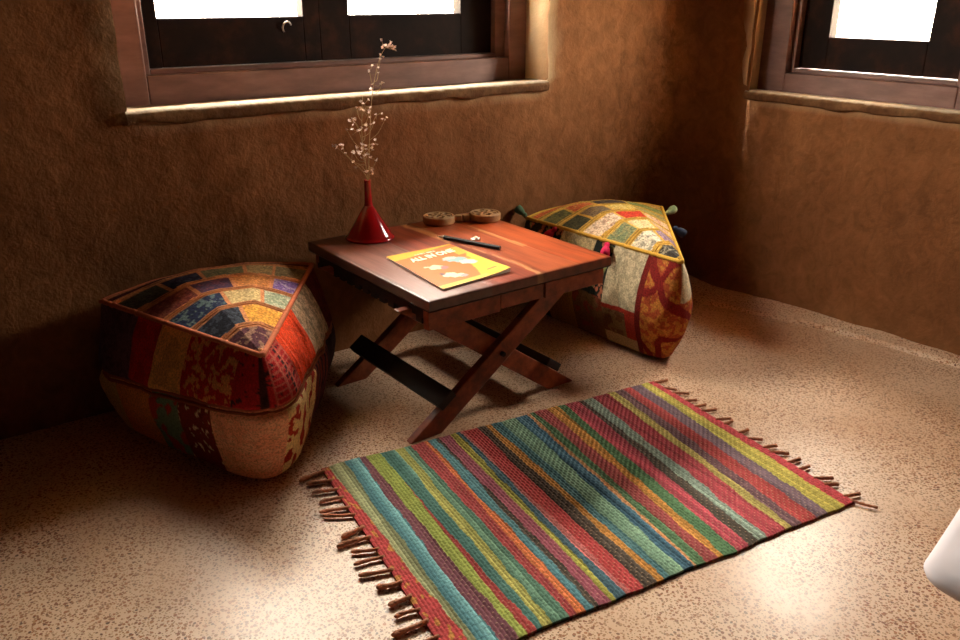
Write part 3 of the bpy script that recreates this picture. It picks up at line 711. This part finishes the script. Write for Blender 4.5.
RT = [(.6, [(.4, (214, 110, 60), (170, 60, 40)), (1, (196, 160, 96), (150, 116, 70))]),
      (1.0, [(.2, (120, 112, 66), (70, 70, 46)), (.42, (206, 100, 56), (224, 160, 90)), (.7, (74, 60, 56), (130, 110, 84)), (1, (128, 138, 76), (170, 160, 96))]),
      (1.1, [(.2, (84, 82, 56), (60, 56, 40)), (.44, (120, 100, 80), (150, 124, 84)), (.70, (212, 178, 92), (226, 200, 140)), (1, (170, 150, 84), (130, 120, 70))]),
      (1.1, [(.40, (226, 196, 168), (120, 60, 50)), (.72, (198, 60, 36), (170, 40, 30)), (1, (228, 190, 150), (200, 120, 100))]),
      (1.1, [(.34, (124, 132, 96), (170, 150, 100)), (.68, (232, 206, 156), (206, 170, 120)), (1, (224, 186, 144), (196, 130, 90))]),
      (1.1, [(.55, (230, 216, 190), (60, 52, 50)), (1, (150, 120, 140), (190, 160, 160))]),
      (1.1, [(1, (66, 60, 56), (190, 176, 150))])]
pouf('patchwork_pouf', 'patchwork pouf with a golden top in the corner to the right of the table', (.147, 2.500, .300), (.528, 2.045, .298), (.594, 2.640, .300), .050, .040,
     RT, (214, 166, 74), side_right, None, (216, 166, 66), .048, .014, .022,
     tassels=((2.43, (232, 50, 96), (.7, -.7)), (2.75, (190, 30, 46), (.7, -.7)), (.03, (84, 110, 84), (.8, .6)), (1.16, (150, 170, 130), (1., .2)), (1.42, (52, 62, 84), (.8, -.5))), seed=11)

# ------------------------------------------------------------------ rug
RB = np.array([(-.341, 1.522), (.458, 1.952), (.753, 1.399), (-.040, .968)])   # back-left, back-right, front-right, front-left
RCN = RB.mean(0)
tb_ = [0.0172, 0.057, 0.095, 0.1104, 0.1467, 0.1467, 0.1862, 0.209, 0.2292, 0.2682, 0.2757, 0.3007, 0.3063, 0.3373, 0.3544, 0.3687, 0.3745, 0.4151, 0.4387, 0.4565, 0.4865, 0.5322, 0.5663, 0.5756, 0.5945, 0.6326, 0.6681, 0.6876, 0.7338, 0.7472, 0.7809, 0.8323, 0.8566, 0.8847, 0.913, 0.9526, 0.98, 1.01]
tf_ = [0.046, 0.0597, 0.0894, 0.1257, 0.1442, 0.163, 0.1777, 0.1989, 0.2335, 0.251, 0.271, 0.2866, 0.3025, 0.3254, 0.3416, 0.3579, 0.372, 0.4031, 0.4371, 0.4519, 0.4693, 0.5046, 0.5303, 0.5381, 0.5616, 0.5907, 0.6041, 0.6422, 0.6754, 0.7064, 0.7293, 0.7817, 0.8025, 0.8326, 0.8755, 0.9098, 0.9641, 1.01]
RED, SAGE, TEAL, PUR, LIME = (186, 34, 50), (152, 158, 112), (58, 136, 146), (104, 34, 66), (150, 164, 66)
rc = [RED, SAGE, (62, 138, 150), PUR, LIME, (178, 38, 50), (52, 124, 118), (168, 164, 78), (66, 126, 106), (164, 30, 50), (208, 108, 50), (70, 140, 152), (40, 34, 34), (158, 66, 94), (164, 160, 56), (46, 104, 124), (206, 110, 110), (184, 32, 50), (40, 30, 30), (206, 138, 50), (62, 130, 140), (124, 168, 140), (48, 116, 146), (214, 150, 96), (74, 128, 86), (160, 50, 62), (216, 150, 62), (70, 128, 84), (188, 54, 82), (50, 46, 44), (144, 168, 154), (172, 38, 66), (188, 172, 92), (104, 66, 84), (186, 50, 60), (108, 84, 104), (190, 176, 76), (196, 44, 66)]
stripy = {2, 6, 8, 20, 21, 22, 1}; dotty = {3, 9, 12, 17, 18, 25, 29, 33, 34, 35, 13, 31, 28, 5}
rcl = [np.array(lin(c))*1.32*.82+np.array(lin((196, 178, 156)))*.18 for c in rc]
nt_, nb_ = 660, 380; NWEFT, NWARP = 132, 84
mbr = MB(); G = np.zeros((nb_, nt_, 3)); C = np.zeros((nb_, nt_, 3)); G2 = np.zeros((nb_, nt_, 3))
tba, tfa = np.array(tb_), np.array(tf_)
for i in range(nb_):
    v = i/(nb_-1)
    wav = .0035*math.sin(v*9)+.003*nz(v*6, 2, 1); tv = tba*(1-v)+tfa*v
    tv = tv+np.array([.006*nz(v*4+k*7.3, k*3.1, 2)+.0035*nz(v*16, k*5.7, 8) for k in range(len(tv))])
    tv[5] = tv[4]+(max(0, v-.17)*.024 if v > .17 else -1e-3); tv = np.maximum.accumulate(tv)
    for j in range(nt_):
        t = j/(nt_-1)
        sk = .006*nz(t*7, 1, 4)*(1 if v > .5 else -1)*abs(2*v-1)**3+.004*nz(t*26, 4, 4)*abs(2*v-1)**8
        b = (RB[0]*(1-t)+RB[1]*t)*(1-v)+(RB[3]*(1-t)+RB[2]*t)*v-RCN
        nb2 = (RB[3]-RB[0]); nb2 = nb2/np.linalg.norm(nb2); b = b+nb2*sk
        u = t*NWEFT+.35*nz(t*9, v*6, 5); w = v*NWARP+.2*nz(t*8, v*9, 6)
        s = math.sin(math.pi*u); q = math.sin(math.pi*w); bmp = abs(s)**.7*.6+.4*(s*q*.5+.5)
        edge_ = min(1, min(t, 1-t)/.008)*min(1, min(v, 1-v)/.012)
        z = .0045+.0042*bmp*(.35+.65*edge_)+.0012*nz(t*6, v*5, 3)
        G[i, j] = (b[0], b[1], z); G2[i, j] = (b[0], b[1], .0005)
        k = min(len(rc)-1, int(np.searchsorted(tv, t))); col = rcl[k]
        wid = int(u)
        if k in stripy:
            hsh = nz(wid*.77, k*2.3, 1.7); col = col*(1+.75*hsh)+np.array([.10, .10, .05])*max(0, hsh)
        elif k == 0: col = col if nz(t*90, v*30, 2) < .25 else np.array(lin((216, 150, 84)))
        else: col = col*(1+.55*nz(wid*.9, k*1.3, 4.1))
        if k in dotty and abs(q) < .33 and abs(s) > .55 and (int(w+.5)+wid) % 2 == 0 and nz(t*60, v*60, 3) > -.35:
            col = col*.45+np.array(lin((214, 178, 140)))*.55
        elif abs(q) < .22 and k not in dotty: col = col*.62
        if abs(s) < .22: col = col*.6
        col = col*(1+.12*nz(t*40, v*40, 9))
        C[i, j] = np.clip(col, .002, 1)
mbr.grid(G, C)
per = [(0, j) for j in range(nt_)]+[(i, nt_-1) for i in range(1, nb_)]+[(nb_-1, j) for j in range(nt_-2, -1, -1)]+[(i, 0) for i in range(nb_-2, 0, -1)]
mbr.grid(np.array([[G[p] for p in per], [G2[p] for p in per]]), np.array([[C[p]*.5 for p in per]]*2), close=True)
mbr.add([tuple(G2[p]) for p in ((0, 0), (0, nt_-1), (nb_-1, nt_-1), (nb_-1, 0))], [(0, 1, 2, 3)], (.1, .05, .04))
rug = mbr.build('rug', M_rug, smooth=True, recalc=False); rug.location = (RCN[0], RCN[1], .0004)
tag(rug, 'striped multicoloured rag rug with brown fringes lying on the floor before the table', 'rug')
ld = RB[0]-RB[1]; ld = ld/np.linalg.norm(ld); sd = (RB[3]-RB[0]); sd = sd/np.linalg.norm(sd)
rt = random.Random(5)
def fringe(p, d, L, thick):
    mb = MB(); sd_ = np.array([-d[1], d[0]])
    kink = rt.uniform(-.012, .012)
    for st in (-1, 1):
        pts = []; rad = []
        for k in range(12):
            t = k/11; tw_ = math.sin(t*14+st*1.57)*thick*.34; o = p+d*(L*t-.006)+sd_*(kink*t*t+tw_+st*.0006*t)
            pts.append((o[0], o[1], .0052+math.cos(t*11+st*1.57)*thick*.35+.0006)); rad.append(thick*(.78+.16*t) if t < .95 else thick*.6)
        mb.tube(pts, rad, 7)
    mb.build('tassel', M_jute, rug, smooth=True)
nl = 17
for k in range(nl):
    v = (k+.35+rt.uniform(-.18, .18))/nl; p = RB[0]*(1-v)+RB[3]*v-RCN; a = rt.uniform(-.35, .25); d = np.array([ld[0]*math.cos(a)-ld[1]*math.sin(a), ld[0]*math.sin(a)+ld[1]*math.cos(a)])
    fringe(p, d, rt.uniform(.042, .066), rt.uniform(.0036, .0047))
for k in range(nl):
    v = (k+.3+rt.uniform(-.18, .18))/nl; p = RB[1]*(1-v)+RB[2]*v-RCN; a = rt.uniform(-.75, -.1); d = -np.array([ld[0]*math.cos(a)-ld[1]*math.sin(a), ld[0]*math.sin(a)+ld[1]*math.cos(a)])
    fringe(p, d, rt.uniform(.026, .042), rt.uniform(.0030, .0040))
fringe(RB[2]-RCN-np.array([.004, 0]), np.array([.80, -.60]), .050, .0026)

# ------------------------------------------------------------------ corner of the white bed
bd = empty('bed', (1.009, .703, 0), label='white bed linen corner reaching in at the right edge of the picture', cat='bed')
poly = np.array([(.455, .710), (1.13, 1.44), (1.60, 1.05), (1.45, .0), (.90, .0)])-np.array([1.0, .7])
def inset(P, r):
    n = len(P); c = P.mean(0); out = []
    for i in range(n):
        a, b, d = P[i-1], P[i], P[(i+1) % n]; e1 = (b-a)/np.linalg.norm(b-a); e2 = (d-b)/np.linalg.norm(d-b)
        n1 = np.array([e1[1], -e1[0]]); n2 = np.array([e2[1], -e2[0]]); m_ = n1+n2; m_ /= np.linalg.norm(m_); s_ = 1/max(.3, m_@n1)
        if (c-b)@m_ < 0: m_ = -m_
        out.append(b+m_*r*s_)
    return np.array(out)
def rounded(P, r, seg=14, sub=24):
    pts = []; n = len(P)
    for i in range(n):
        a, b, d = P[i-1], P[i], P[(i+1) % n]; p = b+(a-b)/np.linalg.norm(a-b)*r; q = b+(d-b)/np.linalg.norm(d-b)*r
        for k in range(seg+1): t = k/seg; pts.append((1-t)**2*p+2*t*(1-t)*b+t*t*q)
        e = d+(b-d)/np.linalg.norm(d-b)*r
        for k in range(1, sub): pts.append(q+(e-q)*k/sub)
    return np.array(pts)
mb = MB(); rows = []
for ins, z in ((.10, .368), (.03, .3685), (.008, .370), (.002, .373), (.0, .378), (.0015, .383), (.006, .388), (.014, .391), (.05, .392), (.14, .393), (.22, .393)):
    R_ = rounded(inset(poly, ins), .030)
    rows.append([(x, y, z+(.004*nz(x*9, y*9, 3) if z > .38 else .0)+.002*nz(x*25, y*25, 1)) for x, y in R_])
mb.grid(np.array(rows), close=True); m_ = len(rows[0]); mb.add(rows[-1], [tuple(range(m_))]); mb.add(rows[0], [tuple(range(m_))]); mb.build('quilt', M_cloth, bd, smooth=True)
mb = MB(); fr = inset(poly, .16); mb.prism([tuple(p) for p in fr], .24, .369); mb.build('bed_base', M_leg, bd)
for p in inset(poly, .24): 
    mb = MB(); mb.box(p[0]-.025, p[0]+.025, p[1]-.025, p[1]+.025, 0, .241); mb.build('leg', M_leg, bd)

# ------------------------------------------------------------------ light: bright sky through the two windows
w = bpy.data.worlds.new('sky'); S.world = w; w.use_nodes = True; nt = w.node_tree; bg = nt.nodes['Background']
tc = N(nt, 'ShaderNodeTexCoord'); sp = N(nt, 'ShaderNodeSeparateXYZ'); nt.links.new(tc.outputs['Generated'], sp.inputs[0])
r = ramp(nt, sp.outputs['Z'], [(0., (1., .88, .72, 1)), (.25, (1., .905, .775, 1)), (1., (1., .925, .81, 1))]); nt.links.new(r.outputs[0], bg.inputs['Color']); bg.inputs['Strength'].default_value = 15.0
def portal(name, P, nrm, sx, sy):
    l = bpy.data.lights.new(name, 'AREA'); l.shape = 'RECTANGLE'; l.size = sx; l.size_y = sy; l.cycles.is_portal = True
    o = bpy.data.objects.new(name, l); COL.objects.link(o); o.location = P; o.rotation_euler = (-nrm).to_track_quat('Z', 'Y').to_euler()
    if abs(nrm.z) < .1:
        z = -nrm; y = Vector((0, 0, 1)); x = y.cross(z); o.rotation_euler = Matrix((x, y, z)).transposed().to_euler()
portal('window_portal_wide', W((H1[0]+H1[1])/2, MW+.36, (H1[2]+H1[3])/2), -MX, H1[1]-H1[0], H1[3]-H1[2])
portal('window_portal_narrow', W(NW+.36, (H2[0]+H2[1])/2, (H2[2]+H2[3])/2), -NX, H2[1]-H2[0], H2[3]-H2[2])

# ------------------------------------------------------------------ camera
cam = bpy.data.cameras.new('camera'); co = bpy.data.objects.new('camera', cam); COL.objects.link(co); S.camera = co
co.location = (0, 0, .95); co.rotation_euler = (math.radians(90-21.57), 0, 0); cam.sensor_width = 36.; cam.lens = 822/960*36; cam.clip_start = .02
S.view_settings.view_transform = 'Standard'; S.view_settings.look = 'None'; S.view_settings.exposure = 2.62; S.view_settings.gamma = 1.
S.view_settings.use_curve_mapping = False
try:
    S.cycles.use_denoising = True; S.cycles.max_bounces = 12; S.cycles.diffuse_bounces = 8; S.cycles.transparent_max_bounces = 12
except Exception: pass

# turn the whole place so that the walls lie along x and y
RZ = Matrix.Rotation(-A, 4, 'Z')
def turn(o):
    o.location = RZ @ o.location
    if o.type == 'MESH' and o.data.users == 1: o.data.transform(RZ)
    for c in o.children: turn(c)
bpy.context.view_layer.update()
for o in [o for o in bpy.data.objects if o.parent is None]:
    if o.type in ('CAMERA', 'LIGHT') or abs(o.rotation_euler.z) > 1e-6: o.matrix_world = RZ @ o.matrix_world
    else: turn(o)
